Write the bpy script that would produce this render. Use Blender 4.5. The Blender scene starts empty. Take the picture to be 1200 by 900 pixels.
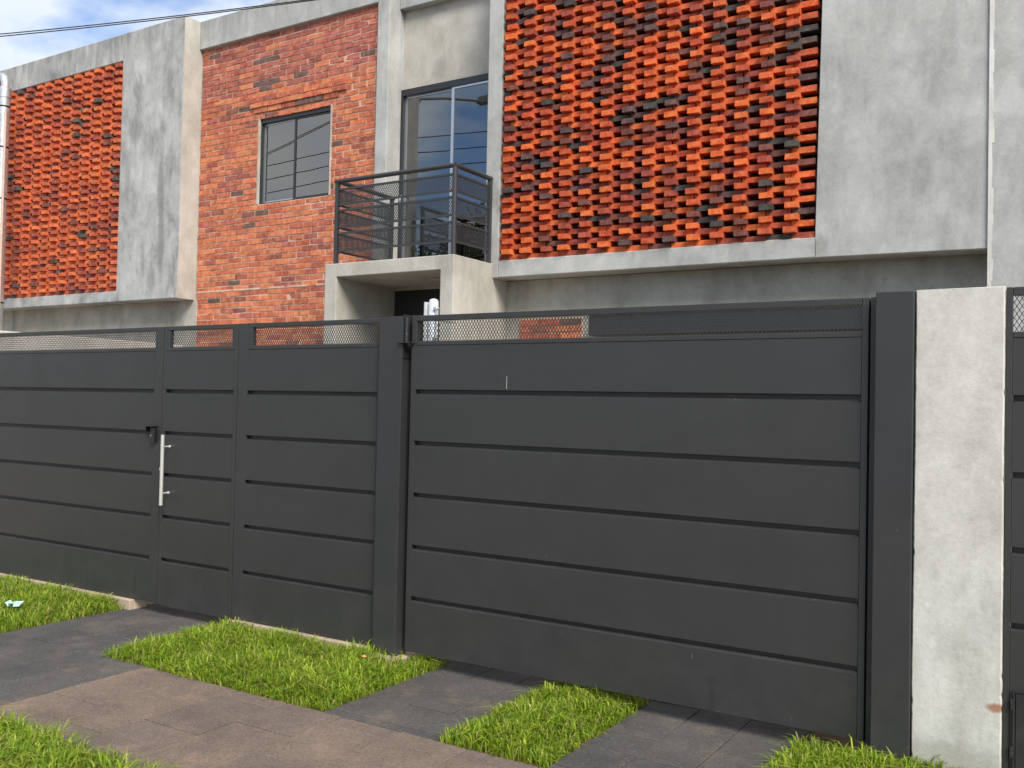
import bpy, bmesh, math, random
import numpy as np
from mathutils import Matrix, Vector, Euler

random.seed(7)
rng = np.random.default_rng(11)
S = bpy.context.scene
C = S.collection

# ------------------------------------------------------------------ camera
EYE = Vector((0.0, 0.0, 1.70))
YAW, PITCH, ROLL, FPX = 0.5565266, 0.0224209, 0.0214147, 1106.6     # FPX for a 1200 px wide picture
fw = Vector((-math.sin(YAW)*math.cos(PITCH), math.cos(YAW)*math.cos(PITCH), math.sin(PITCH)))
r0 = Vector((math.cos(YAW), math.sin(YAW), 0)); u0 = r0.cross(fw)
rt = math.cos(ROLL)*r0 + math.sin(ROLL)*u0
up = -math.sin(ROLL)*r0 + math.cos(ROLL)*u0
cam_d = bpy.data.cameras.new('camera'); cam = bpy.data.objects.new('camera', cam_d); C.objects.link(cam)
m = Matrix.Identity(4)
for i in range(3):
    m[i][0], m[i][1], m[i][2], m[i][3] = rt[i], up[i], -fw[i], EYE[i]
cam.matrix_world = m
cam_d.sensor_width = 36.0; cam_d.lens = FPX/1200*36; cam_d.clip_end = 3000; cam_d.clip_start = 0.05
S.camera = cam
def depth_px(p):
    d = Vector(p)-EYE; z = d.dot(fw)
    if z < .1: return None
    return 600+FPX*d.dot(rt)/z, 450-FPX*d.dot(up)/z, z

# ------------------------------------------------------------------ light and exposure
SUN_AZ, SUN_EL = math.radians(126), math.radians(45)       # azimuth clockwise from +Y (towards the house)
sdir = Vector((math.sin(SUN_AZ)*math.cos(SUN_EL), math.cos(SUN_AZ)*math.cos(SUN_EL), math.sin(SUN_EL)))
sl = bpy.data.lights.new('sun', 'SUN'); sl.energy = 2.4; sl.angle = math.radians(28); sl.color = (1.0, .94, .84)
so = bpy.data.objects.new('sun', sl); C.objects.link(so)
so.rotation_euler = (-sdir).to_track_quat('-Z', 'Y').to_euler()
so.location = (6, -4, 14)
W = bpy.data.worlds.new('World'); S.world = W; W.use_nodes = True
nt = W.node_tree; nt.nodes.clear()
wo = nt.nodes.new('ShaderNodeOutputWorld'); bg = nt.nodes.new('ShaderNodeBackground')
sky = nt.nodes.new('ShaderNodeTexSky'); sky.sky_type = 'NISHITA'; sky.sun_disc = False
sky.sun_elevation = SUN_EL; sky.sun_rotation = SUN_AZ; sky.air_density = 1.0; sky.dust_density = .6; sky.ozone_density = 1.5
tc = nt.nodes.new('ShaderNodeTexCoord'); mp = nt.nodes.new('ShaderNodeMapping'); mp.inputs['Scale'].default_value = (1, 1, 2.2)
mp.inputs['Location'].default_value = (.35, .1, .2)
nz = nt.nodes.new('ShaderNodeTexNoise'); nz.inputs['Scale'].default_value = 3.1; nz.inputs['Detail'].default_value = 9; nz.inputs['Roughness'].default_value = .56
nz.inputs['Distortion'].default_value = .25
rp = nt.nodes.new('ShaderNodeValToRGB'); rp.color_ramp.elements[0].position = .385; rp.color_ramp.elements[1].position = .515
nz2 = nt.nodes.new('ShaderNodeTexNoise'); nz2.inputs['Scale'].default_value = 4.0; nz2.inputs['Detail'].default_value = 7
rp2 = nt.nodes.new('ShaderNodeValToRGB')
rp2.color_ramp.elements[0].position = .3; rp2.color_ramp.elements[0].color = (2.6, 3.0, 3.6, 1)
rp2.color_ramp.elements[1].position = .7; rp2.color_ramp.elements[1].color = (3.9, 4.0, 4.1, 1)
mx = nt.nodes.new('ShaderNodeMix'); mx.data_type = 'RGBA'
L = nt.links.new
dim = nt.nodes.new('ShaderNodeMix'); dim.data_type = 'RGBA'; dim.blend_type = 'MULTIPLY'; dim.inputs['Factor'].default_value = 1; dim.inputs['B'].default_value = (.50, .58, .70, 1)
L(sky.outputs[0], dim.inputs['A'])
L(tc.outputs['Generated'], mp.inputs['Vector']); L(mp.outputs[0], nz.inputs['Vector']); L(mp.outputs[0], nz2.inputs['Vector'])
L(nz.outputs['Fac'], rp.inputs[0]); L(nz2.outputs['Fac'], rp2.inputs[0])
L(rp.outputs[0], mx.inputs['Factor']); L(dim.outputs['Result'], mx.inputs['A']); L(rp2.outputs[0], mx.inputs['B'])
L(mx.outputs['Result'], bg.inputs['Color']); L(bg.outputs[0], wo.inputs[0])
bg.inputs['Strength'].default_value = .13
S.view_settings.view_transform = 'Standard'; S.view_settings.look = 'None'
S.view_settings.gamma = 1; S.view_settings.exposure = 1.12; S.view_settings.use_curve_mapping = False

# ------------------------------------------------------------------ materials
def nodes(name):
    mt = bpy.data.materials.new(name); mt.use_nodes = True
    t = mt.node_tree; b = t.nodes['Principled BSDF']
    return mt, t, b
def N(t, kind, **kw):
    n = t.nodes.new(kind)
    for k, v in kw.items():
        if k in n.inputs: n.inputs[k].default_value = v
        else: setattr(n, k, v)
    return n
def ramp(t, a, b, ca=(0, 0, 0, 1), cb=(1, 1, 1, 1)):
    n = t.nodes.new('ShaderNodeValToRGB'); e = n.color_ramp.elements
    e[0].position = a; e[1].position = b; e[0].color = ca; e[1].color = cb
    return n
def mix(t, fac, a, b, blend='MIX'):
    n = t.nodes.new('ShaderNodeMix'); n.data_type = 'RGBA'; n.blend_type = blend
    for s, v in (('Factor', fac), ('A', a), ('B', b)):
        if hasattr(v, 'is_linked') or hasattr(v, 'links'): t.links.new(v, n.inputs[s])
        else: n.inputs[s].default_value = v
    return n.outputs['Result']
def c4(c): return (c[0], c[1], c[2], 1)
def pos(t, scale=(1, 1, 1), loc=(0, 0, 0)):
    g = t.nodes.new('ShaderNodeNewGeometry'); mpn = t.nodes.new('ShaderNodeMapping')
    mpn.inputs['Scale'].default_value = scale; mpn.inputs['Location'].default_value = loc
    t.links.new(g.outputs['Position'], mpn.inputs['Vector']); return mpn.outputs[0]
def noise(t, vec, scale, detail=6, rough=.55, dist=0):
    n = N(t, 'ShaderNodeTexNoise', Scale=scale, Detail=detail, Roughness=rough, Distortion=dist)
    t.links.new(vec, n.inputs['Vector']); return n.outputs['Fac']
def rampf(t, src, a, b, ca=(0, 0, 0, 1), cb=(1, 1, 1, 1)):
    n = ramp(t, a, b, ca, cb); t.links.new(src, n.inputs[0]); return n.outputs[0]
def bump(t, b, src, strength, dist=.01):
    n = N(t, 'ShaderNodeBump', Strength=strength, Distance=dist)
    t.links.new(src, n.inputs['Height']); t.links.new(n.outputs[0], b.inputs['Normal'])

def mul(t, src, k):
    n = N(t, 'ShaderNodeMath', operation='MULTIPLY'); t.links.new(src, n.inputs[0])
    if isinstance(k, (int, float)): n.inputs[1].default_value = k
    else: t.links.new(k, n.inputs[1])
    return n.outputs[0]
def spot(t, centre, radii, soft=.35):
    """1 inside an ellipsoid at a world position, 0 outside, with a ragged border"""
    g = t.nodes.new('ShaderNodeNewGeometry'); a = N(t, 'ShaderNodeVectorMath', operation='SUBTRACT'); t.links.new(g.outputs['Position'], a.inputs[0]); a.inputs[1].default_value = centre
    b = N(t, 'ShaderNodeVectorMath', operation='DIVIDE'); t.links.new(a.outputs[0], b.inputs[0]); b.inputs[1].default_value = radii
    l = N(t, 'ShaderNodeVectorMath', operation='LENGTH'); t.links.new(b.outputs[0], l.inputs[0])
    ad = N(t, 'ShaderNodeMath', operation='ADD'); t.links.new(l.outputs['Value'], ad.inputs[0]); t.links.new(mul(t, noise(t, pos(t), 28, 5, .6), .9), ad.inputs[1])
    return rampf(t, mul(t, ad.outputs[0], .5), (1.35-soft)/2, (1.35+soft)/2, (1, 1, 1, 1), (0, 0, 0, 1))
def concrete(name, light, dark, stain, streak=.5, seed=0., patch=.5, fine=.5, bumps=.25, spots=(), top=0.):
    mt, t, b = nodes(name)
    p = pos(t, loc=(seed, seed*.7, seed*1.3))
    big = rampf(t, noise(t, p, .8, 6, .6, .1), .33, .67)
    col = mix(t, big, c4(dark), c4(light))
    mid = rampf(t, noise(t, pos(t, (1, 1, .7), (seed, 3, 1)), 3.2, 10, .72, .25), .36, .64)
    col = mix(t, .34*(.4+patch), col, mid, 'SOFT_LIGHT')
    # trowelled skim patches with fairly crisp borders
    tr = rampf(t, noise(t, pos(t, (1, 1, .42), (seed+3, 2, 5)), 1.9, 10, .66, .35), .525, .565)
    col = mix(t, mul(t, tr, .50*patch), col, c4(light))
    tr = rampf(t, noise(t, pos(t, (1, 1, .33), (seed+7, 4, 1)), 2.6, 10, .7, .3), .58, .63)
    col = mix(t, mul(t, tr, .38*patch), col, c4(stain))
    tide = noise(t, pos(t, (1, 1, .8), (seed+1, 8, 2)), 1.7, 9, .62, .25)
    a_ = N(t, 'ShaderNodeMath', operation='SUBTRACT'); t.links.new(tide, a_.inputs[0]); a_.inputs[1].default_value = .56
    ab = N(t, 'ShaderNodeMath', operation='ABSOLUTE'); t.links.new(a_.outputs[0], ab.inputs[0])
    tl = mul(t, rampf(t, ab.outputs[0], .0, .016, (1, 1, 1, 1), (0, 0, 0, 1)), rampf(t, noise(t, p, 1.3, 3), .48, .60))
    col = mix(t, mul(t, tl, .12), col, c4([min(1, x*1.25) for x in light]))
    damp = mul(t, rampf(t, noise(t, pos(t, (1.6, 1.6, .5), (seed+9, 3, 7)), 1.5, 12, .70, .2), .565, .585), rampf(t, noise(t, p, .6, 2), .45, .6))
    col = mix(t, mul(t, damp, .45*patch), col, c4(stain))
    # rain streaks running down
    st = rampf(t, noise(t, pos(t, (5.5, 5.5, .3), (seed, 1, 0)), 1.0, 7, .62, .15), .50, .74)
    st = mul(t, st, rampf(t, noise(t, p, .9, 3), .42, .62))
    col = mix(t, mul(t, st, streak*.75), col, c4(stain))
    fn = rampf(t, noise(t, p, 34, 6, .8), .22, .78)
    col = mix(t, .30*fine, col, fn, 'SOFT_LIGHT')
    pit = rampf(t, noise(t, p, 55, 2, .5), .70, .75)
    col = mix(t, mul(t, pit, .35*fine), col, c4(stain))
    for cen, rad, c, k in spots: col = mix(t, mul(t, spot(t, cen, rad, .30), k), col, c4(c))
    if top:
        g = t.nodes.new('ShaderNodeNewGeometry'); sx = t.nodes.new('ShaderNodeSeparateXYZ'); t.links.new(g.outputs['Position'], sx.inputs[0])
        zz = N(t, 'ShaderNodeMath', operation='MULTIPLY_ADD'); t.links.new(sx.outputs['Z'], zz.inputs[0]); zz.inputs[1].default_value = 2.0; zz.inputs[2].default_value = -2*6.36
        tm = mul(t, rampf(t, zz.outputs[0], .1, .95), rampf(t, noise(t, pos(t, (9, 9, .8), (seed, 5, 2)), 1.0, 7, .65, .1), .42, .66))
        col = mix(t, mul(t, tm, top), col, c4(stain))
    t.links.new(col, b.inputs['Base Color']); b.inputs['Roughness'].default_value = .85; b.inputs['Specular IOR Level'].default_value = .3
    hb = mix(t, .4, noise(t, pos(t, (1, 1, 1.6), (seed, 0, 0)), 5, 10, .7, .2), noise(t, p, 48, 5, .7))
    bump(t, b, hb, bumps, .012)
    return mt
M = {}
M['concrete'] = concrete('concrete_grey', (.44, .44, .425), (.345, .348, .338), (.22, .222, .215), .55, 0., .55, spots=[((-2.06, 8.3, 3.13), (.07, .4, .10), (.20, .195, .175), .45)])
M['concrete_left'] = concrete('concrete_patched', (.43, .435, .425), (.29, .297, .295), (.165, .17, .168), .9, 4.3, 1.0, top=.75, spots=[((-11.42, 8.3, 5.42), (.16, .4, .20), (.19, .195, .195), .55), ((-11.58, 8.3, 4.72), (.07, .4, .30), (.20, .205, .205), .5), ((-10.86, 8.3, 4.55), (.07, .4, .45), (.185, .188, .185), .6), ((-10.82, 8.3, 3.85), (.06, .4, .62), (.185, .188, .185), .6), ((-11.0, 8.3, 3.3), (.10, .4, .22), (.20, .203, .20), .5), ((-11.2, 8.3, 3.6), (.05, .4, .30), (.22, .222, .22), .45)])
M['concrete_beam'] = concrete('concrete_beam', (.42, .425, .415), (.32, .328, .32), (.20, .205, .20), .7, 9.1, .6, top=.6)
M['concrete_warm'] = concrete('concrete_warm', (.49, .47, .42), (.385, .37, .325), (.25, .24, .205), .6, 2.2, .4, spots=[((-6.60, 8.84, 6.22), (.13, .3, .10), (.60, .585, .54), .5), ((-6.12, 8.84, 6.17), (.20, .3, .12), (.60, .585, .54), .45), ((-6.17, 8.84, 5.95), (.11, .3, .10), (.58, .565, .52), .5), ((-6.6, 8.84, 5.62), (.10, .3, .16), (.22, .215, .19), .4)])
M['concrete_wall'] = concrete('concrete_wall', (.44, .425, .37), (.33, .32, .275), (.17, .16, .135), .9, 6.4, .45)
M['whitewash'] = concrete('whitewash', (.56, .55, .515), (.47, .462, .43), (.34, .328, .295), .5, 1.7, .6, .9, .30,
    spots=[((-.395, 4.965, .338), (.05, .2, .022), (.30, .13, .06), .85), ((-.6, 4.965, .05), (.3, .2, .10), (.25, .24, .19), .4)])
M['plinth'] = concrete('plinth_concrete', (.47, .375, .28), (.35, .275, .20), (.18, .145, .11), .4, 3.3)
M['plaster'] = concrete('plaster', (.52, .47, .40), (.40, .35, .29), (.25, .2, .16), .3, 3.9)
M['chip'] = concrete('chipped_edge', (.72, .71, .68), (.5, .49, .46), (.4, .38, .34), .2, 5.9)
M['mortar'] = concrete('mortar', (.62, .46, .36), (.50, .34, .255), (.34, .22, .16), .3, 8.8, .6, 1, .5)
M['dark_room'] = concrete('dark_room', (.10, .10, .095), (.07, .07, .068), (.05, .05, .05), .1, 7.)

def brick_mat(name, from_obj):
    mt, t, b = nodes(name)
    if from_obj: src = N(t, 'ShaderNodeObjectInfo').outputs['Color']
    else: src = N(t, 'ShaderNodeVertexColor', layer_name='tint').outputs['Color']
    p = pos(t)
    sc = rampf(t, noise(t, p, 16, 6, .7, .5), .35, .68)
    col = mix(t, .60, src, sc, 'SOFT_LIGHT')
    burn = rampf(t, noise(t, pos(t, (1, 1, 1), (4, 4, 4)), 17, 4, .6, .4), .62, .74)
    bm_ = N(t, 'ShaderNodeMath', operation='MULTIPLY'); t.links.new(burn, bm_.inputs[0]); bm_.inputs[1].default_value = .38
    col = mix(t, bm_.outputs[0], col, (.07, .045, .04, 1))
    sp = rampf(t, noise(t, p, 95, 3, .6), .66, .74)
    sp_ = N(t, 'ShaderNodeMath', operation='MULTIPLY'); t.links.new(sp, sp_.inputs[0]); sp_.inputs[1].default_value = .4
    col = mix(t, sp_.outputs[0], col, (.5, .36, .28, 1))
    t.links.new(col, b.inputs['Base Color']); b.inputs['Roughness'].default_value = .78
    bump(t, b, noise(t, p, 70, 5, .7), .5, .006)
    return mt
M['brick'] = brick_mat('fired_brick', True)
M['brick_mass'] = brick_mat('fired_brick_mass', False)

def paint(name, base, rough=.42, dust=.10, seed=0., spec=.5, spots=()):
    mt, t, b = nodes(name)
    p = pos(t, loc=(seed, 0, seed))
    v = rampf(t, noise(t, p, 1.4, 6, .6, .5), .3, .7)
    col = mix(t, v, c4([x*.93 for x in base]), c4([x*1.06 for x in base]))
    streak = rampf(t, noise(t, pos(t, (14, 14, .6), (seed, 0, 0)), 1, 5, .6), .55, .8)
    sm = N(t, 'ShaderNodeMath', operation='MULTIPLY'); t.links.new(streak, sm.inputs[0]); sm.inputs[1].default_value = .10
    col = mix(t, sm.outputs[0], col, c4([x*1.6+.01 for x in base]))
    # dust gathered low down
    g = t.nodes.new('ShaderNodeNewGeometry'); sx = t.nodes.new('ShaderNodeSeparateXYZ'); t.links.new(g.outputs['Position'], sx.inputs[0])
    low = rampf(t, sx.outputs['Z'], .05, .55, (1, 1, 1, 1), (0, 0, 0, 1))
    dn = rampf(t, noise(t, p, 6, 7, .7), .35, .75)
    dm = N(t, 'ShaderNodeMath', operation='MULTIPLY'); t.links.new(low, dm.inputs[0]); t.links.new(dn, dm.inputs[1])
    d2 = N(t, 'ShaderNodeMath', operation='MULTIPLY'); t.links.new(dm.outputs[0], d2.inputs[0]); d2.inputs[1].default_value = dust
    col = mix(t, d2.outputs[0], col, (.15, .135, .115, 1))
    spk = rampf(t, noise(t, pos(t, (1, 1, .4), (3, 3, 3+seed)), 33, 2, .5), .735, .765)
    s2 = N(t, 'ShaderNodeMath', operation='MULTIPLY'); t.links.new(spk, s2.inputs[0]); s2.inputs[1].default_value = .35
    col = mix(t, s2.outputs[0], col, (.17, .17, .165, 1))
    for cen, rad, c, k in spots: col = mix(t, mul(t, spot(t, cen, rad, .2), k), col, c4(c))
    t.links.new(col, b.inputs['Base Color'])
    rr = rampf(t, noise(t, p, 3, 6, .7), .3, .7, (rough-.06,)*3+(1,), (rough+.14,)*3+(1,))
    t.links.new(rr, b.inputs['Roughness']); b.inputs['Specular IOR Level'].default_value = spec
    bump(t, b, noise(t, pos(t, (1, 1, 2.2)), 2.4, 3, .5), .12, .02)
    return mt
M['gate'] = paint('gate_paint', (.030, .0304, .0302), spots=[((-1.785, 5, .225), (.035, .1, .03), (.022, .022, .022), .55), ((-1.785, 5, .13), (.016, .1, .09), (.022, .022, .022), .5), ((-6.72, 5, .16), (.025, .1, .09), (.02, .02, .02), .5)])
M['gate_post'] = paint('post_paint', (.028, .0288, .0298), .40, .2, 3.)
M['gate_dark'] = paint('black_paint', (.02, .0205, .0215), .4, .3, 5.)
M['rail'] = paint('railing_paint', (.035, .037, .04), .38, 0, 8.)
def simple(name, col, rough, metal=0., spec=.5, var=.15, nscale=12):
    mt, t, b = nodes(name)
    v = rampf(t, noise(t, pos(t), nscale, 6, .65), .3, .7)
    t.links.new(mix(t, v, c4([x*(1-var) for x in col]), c4([min(1, x*(1+var)) for x in col])), b.inputs['Base Color'])
    b.inputs['Roughness'].default_value = rough; b.inputs['Metallic'].default_value = metal; b.inputs['Specular IOR Level'].default_value = spec
    return mt
M['steel'] = simple('brushed_steel', (.72, .71, .68), .35, .6, .5, .06)
M['galv'] = simple('galvanised_steel', (.62, .63, .63), .38, .75, .5, .28, 22)
M['galv_white'] = simple('white_galvanised', (.72, .73, .74), .3, .35, .5, .12, 30)
M['alu'] = simple('aluminium', (.55, .57, .59), .3, .8, .5, .06)
M['black_frame'] = simple('black_aluminium', (.022, .023, .026), .35)
M['plastic_black'] = simple('black_plastic', (.012, .012, .013), .35)
M['cable'] = simple('black_cable', (.02, .02, .022), .6)
M['conduit'] = simple('pvc_conduit', (.62, .42, .34), .5)
M['scratch'] = simple('bare_scratch', (.35, .35, .34), .6)
M['rust'] = simple('rust_stain', (.36, .19, .10), .9, 0, .2, .35, 60)
M['drip'] = simple('drip_stain', (.022, .023, .024), .5, 0, .4, .1)
M['asphalt'] = simple('asphalt', (.05, .05, .05), .9, 0, .3, .3, 60)
M['soil'] = simple('soil', (.10, .065, .035), .95, 0, .2, .4, 25)
M['pole'] = simple('pole_concrete', (.26, .255, .24), .9, 0, .3, .15, 5)
M['lamp'] = simple('lamp_grey', (.3, .3, .3), .5)
M['bark'] = simple('bark', (.10, .075, .055), .95, 0, .2, .4, 14)
M['dry_leaf'] = simple('dry_leaf', (.55, .27, .10), .7)
M['scrap'] = simple('teal_plastic', (.36, .60, .55), .4)
M['porch_lamp'] = simple('frosted_glass', (.4, .4, .38), .4)

def glass():
    mt = bpy.data.materials.new('tinted_glass'); mt.use_nodes = True; t = mt.node_tree; t.nodes.clear()
    o = N(t, 'ShaderNodeOutputMaterial'); gl = N(t, 'ShaderNodeBsdfGlossy', Roughness=.012); gl.inputs['Color'].default_value = (.95, .94, .90, 1)
    tr = N(t, 'ShaderNodeBsdfTransparent'); tr.inputs['Color'].default_value = (.30, .33, .34, 1)
    ms = N(t, 'ShaderNodeMixShader'); fr = N(t, 'ShaderNodeFresnel', IOR=1.5)
    ad = N(t, 'ShaderNodeMath', operation='MULTIPLY_ADD'); t.links.new(fr.outputs[0], ad.inputs[0]); ad.inputs[1].default_value = 1.; ad.inputs[2].default_value = .17
    nb = N(t, 'ShaderNodeBump', Strength=.02, Distance=.02); t.links.new(noise(t, pos(t), 1.3, 2), nb.inputs['Height']); t.links.new(nb.outputs[0], gl.inputs['Normal'])
    t.links.new(ad.outputs[0], ms.inputs[0]); t.links.new(tr.outputs[0], ms.inputs[1]); t.links.new(gl.outputs[0], ms.inputs[2])
    t.links.new(ms.outputs[0], o.inputs[0]); return mt
M['glass'] = glass()

def leafy(name, layer='tint'):
    mt, t, b = nodes(name)
    src = N(t, 'ShaderNodeVertexColor', layer_name=layer).outputs['Color']
    t.links.new(src, b.inputs['Base Color']); b.inputs['Roughness'].default_value = .5; b.inputs['Specular IOR Level'].default_value = .35
    tl = N(t, 'ShaderNodeBsdfTranslucent'); t.links.new(src, tl.inputs['Color'])
    ms = N(t, 'ShaderNodeMixShader'); ms.inputs[0].default_value = .38
    o = t.nodes['Material Output']; t.links.new(b.outputs[0], ms.inputs[1]); t.links.new(tl.outputs[0], ms.inputs[2]); t.links.new(ms.outputs[0], o.inputs[0])
    return mt
M['grass'] = leafy('grass_blades'); M['leaf'] = leafy('tree_leaves')

def paver_mat(name, a, b_, c):
    mt, t, b = nodes(name)
    p = pos(t)
    oi = N(t, 'ShaderNodeObjectInfo')
    v = rampf(t, noise(t, p, 1.6, 10, .75, .2), .34, .66)
    col = mix(t, v, c4(a), c4(b_))
    r = rampf(t, noise(t, pos(t, loc=(5, 1, 2)), 2.6, 12, .78, .2), .52, .66)
    col = mix(t, mul(t, r, .55), col, c4(c))
    var = rampf(t, oi.outputs['Random'], 0, 1, (.90, .90, .92, 1), (1.08, 1.05, 1.02, 1))
    col = mix(t, 1.0, col, var, 'MULTIPLY')
    g1 = rampf(t, noise(t, p, 85, 4, .85), .30, .70, (.45, .45, .46, 1), (1.6, 1.55, 1.5, 1))
    col = mix(t, .85, col, g1, 'MULTIPLY')
    sp = rampf(t, noise(t, p, 62, 3, .65), .66, .71)
    col = mix(t, mul(t, sp, .40), col, (.40, .33, .265, 1))
    dk = rampf(t, noise(t, pos(t, loc=(9, 9, 9)), 48, 3, .6), .66, .72)
    col = mix(t, mul(t, dk, .5), col, (.03, .028, .027, 1))
    t.links.new(col, b.inputs['Base Color']); b.inputs['Roughness'].default_value = .88; b.inputs['Specular IOR Level'].default_value = .25
    bump(t, b, mix(t, .6, noise(t, p, 9, 5), noise(t, p, 75, 5, .8)), .8, .007)
    return mt
M['paver_dark'] = paver_mat('paver_charcoal', (.058, .057, .057), (.098, .094, .09), (.17, .132, .11))
M['paver_brown'] = paver_mat('paver_brown', (.115, .092, .078), (.185, .145, .118), (.26, .178, .138))
M['joint'] = simple('sand_joint', (.30, .235, .18), .95, 0, .2, .5, 30)

# ------------------------------------------------------------------ mesh helpers
class MB:
    def __init__(s): s.v = []; s.f = []; s.smooth = []
    def add(s, vs, fs, sm=False):
        o = len(s.v); s.v += [tuple(v) for v in vs]; s.f += [tuple(i+o for i in f) for f in fs]; s.smooth += [sm]*len(fs)
    def box(s, x0, x1, y0, y1, z0, z1):
        s.add([(x0, y0, z0), (x1, y0, z0), (x1, y1, z0), (x0, y1, z0), (x0, y0, z1), (x1, y0, z1), (x1, y1, z1), (x0, y1, z1)],
              [(3, 2, 1, 0), (4, 5, 6, 7), (0, 1, 5, 4), (1, 2, 6, 5), (2, 3, 7, 6), (3, 0, 4, 7)])
        return s
    def tube(s, pts, r, n=10, cap=True):
        pts = [Vector(p) for p in pts]; rs = r if isinstance(r, (list, tuple)) else [r]*len(pts)
        rings = []; ref = None
        for i, p in enumerate(pts):
            d = (pts[min(i+1, len(pts)-1)]-pts[max(i-1, 0)]).normalized()
            if ref is None:
                ref = Vector((0, 0, 1)) if abs(d.z) < .9 else Vector((1, 0, 0))
            a = (ref-d*ref.dot(d)).normalized(); ref = a; b = d.cross(a)
            rings.append([p+(a*math.cos(2*math.pi*k/n)+b*math.sin(2*math.pi*k/n))*rs[i] for k in range(n)])
        o = []
        for R_ in rings: o += R_
        fs = [(i*n+k, i*n+(k+1) % n, (i+1)*n+(k+1) % n, (i+1)*n+k) for i in range(len(pts)-1) for k in range(n)]
        s.add(o, fs, True)
        if cap:
            s.add(rings[0], [tuple(range(n))[::-1]]); s.add(rings[-1], [tuple(range(n))])
        return s
    def prism(s, poly, axis, a0, a1):
        # poly: list of 2D points; axis 'x': (y,z) profile swept along x, 'y': (x,z), 'z': (x,y)
        n = len(poly)
        def P(p, a): return {'x': (a, p[0], p[1]), 'y': (p[0], a, p[1]), 'z': (p[0], p[1], a)}[axis]
        vs = [P(p, a0) for p in poly]+[P(p, a1) for p in poly]
        fs = [tuple(range(n))[::-1], tuple(range(n, 2*n))]+[(k, (k+1) % n, n+(k+1) % n, n+k) for k in range(n)]
        s.add(vs, fs); return s
    def build(s, name, mat, parent=None, bevel=0, fix=True):
        me = bpy.data.meshes.new(name); me.from_pydata(s.v, [], s.f); me.update()
        if fix:
            bm = bmesh.new(); bm.from_mesh(me); bmesh.ops.recalc_face_normals(bm, faces=bm.faces); bm.to_mesh(me); bm.free()
        me.polygons.foreach_set('use_smooth', s.smooth)
        me.materials.append(M[mat])
        o = bpy.data.objects.new(name, me); C.objects.link(o)
        if parent: attach(o, parent)
        if bevel:
            bv = o.modifiers.new('bevel', 'BEVEL'); bv.width = bevel; bv.segments = 2; bv.limit_method = 'ANGLE'
        return o
ORIG = {}
def attach(o, parent):
    o.parent = parent
    o.matrix_parent_inverse = Matrix.Translation(-Vector(ORIG.get(parent.name, (0, 0, 0))))
def thing(name, label, cat, loc, group=None):
    o = bpy.data.objects.new(name, None); C.objects.link(o); o.location = loc; o.empty_display_size = .3
    ORIG[o.name] = tuple(loc); return tag(o, label, cat, group)
def tag(o, label, cat, group=None):
    o['label'] = label; o['category'] = cat
    if group: o['group'] = group
    return o
def struct(o, kind='structure', label=None):
    o['kind'] = kind
    if label: o['label'] = label
    return o
def box(name, mat, parent, *b, bevel=0): return MB().box(*b).build(name, mat, parent, bevel)

def mesh_with_tint(name, V, F, T, mat, parent=None):
    """V (n,3), F (m,k) ints, T (m,3) colour per face"""
    me = bpy.data.meshes.new(name); k = F.shape[1]
    me.vertices.add(len(V)); me.vertices.foreach_set('co', V.astype(np.float32).ravel())
    me.loops.add(F.size); me.loops.foreach_set('vertex_index', F.astype(np.int32).ravel())
    me.polygons.add(len(F)); me.polygons.foreach_set('loop_start', np.arange(0, F.size, k, dtype=np.int32))
    me.polygons.foreach_set('use_smooth', np.zeros(len(F), bool)); me.update(calc_edges=True); me.validate()
    at = me.color_attributes.new('tint', 'FLOAT_COLOR', 'CORNER')
    col = np.ones((len(F), k, 4), np.float32); col[:, :, :3] = T[:, None, :]
    at.data.foreach_set('color', col.ravel())
    me.materials.append(M[mat])
    o = bpy.data.objects.new(name, me); C.objects.link(o)
    if parent: attach(o, parent)
    return o

# ------------------------------------------------------------------ ground
KG, GZ = 1.0235, -.04
def sheet(name, mat, x0, x1, y0, y1, z):
    mb = MB(); mb.add([(x0, y0, z), (x1, y0, z), (x1, y1, z), (x0, y1, z)], [(0, 1, 2, 3)])
    return struct(mb.build(name, mat, fix=False))
sheet('ground', 'soil', -600, 600, -600, 600, -.10)
struct(MB().box(-200, 200, -9.0, -.3, -.095, -.06).build('road', 'asphalt'))
struct(MB().box(-200, 200, -.3, -.14, -.095, -.04).build('kerb', 'concrete'))
struct(MB().box(-30, 20, 5.42, 8.62, -.095, -.052).build('yard_floor', 'plaster'))  # unseen floor, pale tone chosen to bounce light up under the volumes
pv = struct(MB().box(-30, 12, -.138, 5.415, -.095, -.062).build('pavement', 'joint'))
pav_data = {}
def paver_mesh(w, d, mat):
    k = (round(w, 3), round(d, 3), mat)
    if k not in pav_data:
        c = .004; w2, d2 = w/2, d/2; t = 0.
        me = bpy.data.meshes.new('paver')
        me.from_pydata([(-w2, -d2, -.035), (w2, -d2, -.035), (w2, d2, -.035), (-w2, d2, -.035), (-w2, -d2, t-c), (w2, -d2, t-c), (w2, d2, t-c), (-w2, d2, t-c),
                        (-w2+c, -d2+c, t), (w2-c, -d2+c, t), (w2-c, d2-c, t), (-w2+c, d2-c, t)], [],
                       [(0, 1, 5, 4), (1, 2, 6, 5), (2, 3, 7, 6), (3, 0, 4, 7), (4, 5, 9, 8), (5, 6, 10, 9), (6, 7, 11, 10), (7, 4, 8, 11), (8, 9, 10, 11)])
        me.materials.append(M[mat]); pav_data[k] = me
    return pav_data[k]
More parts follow.
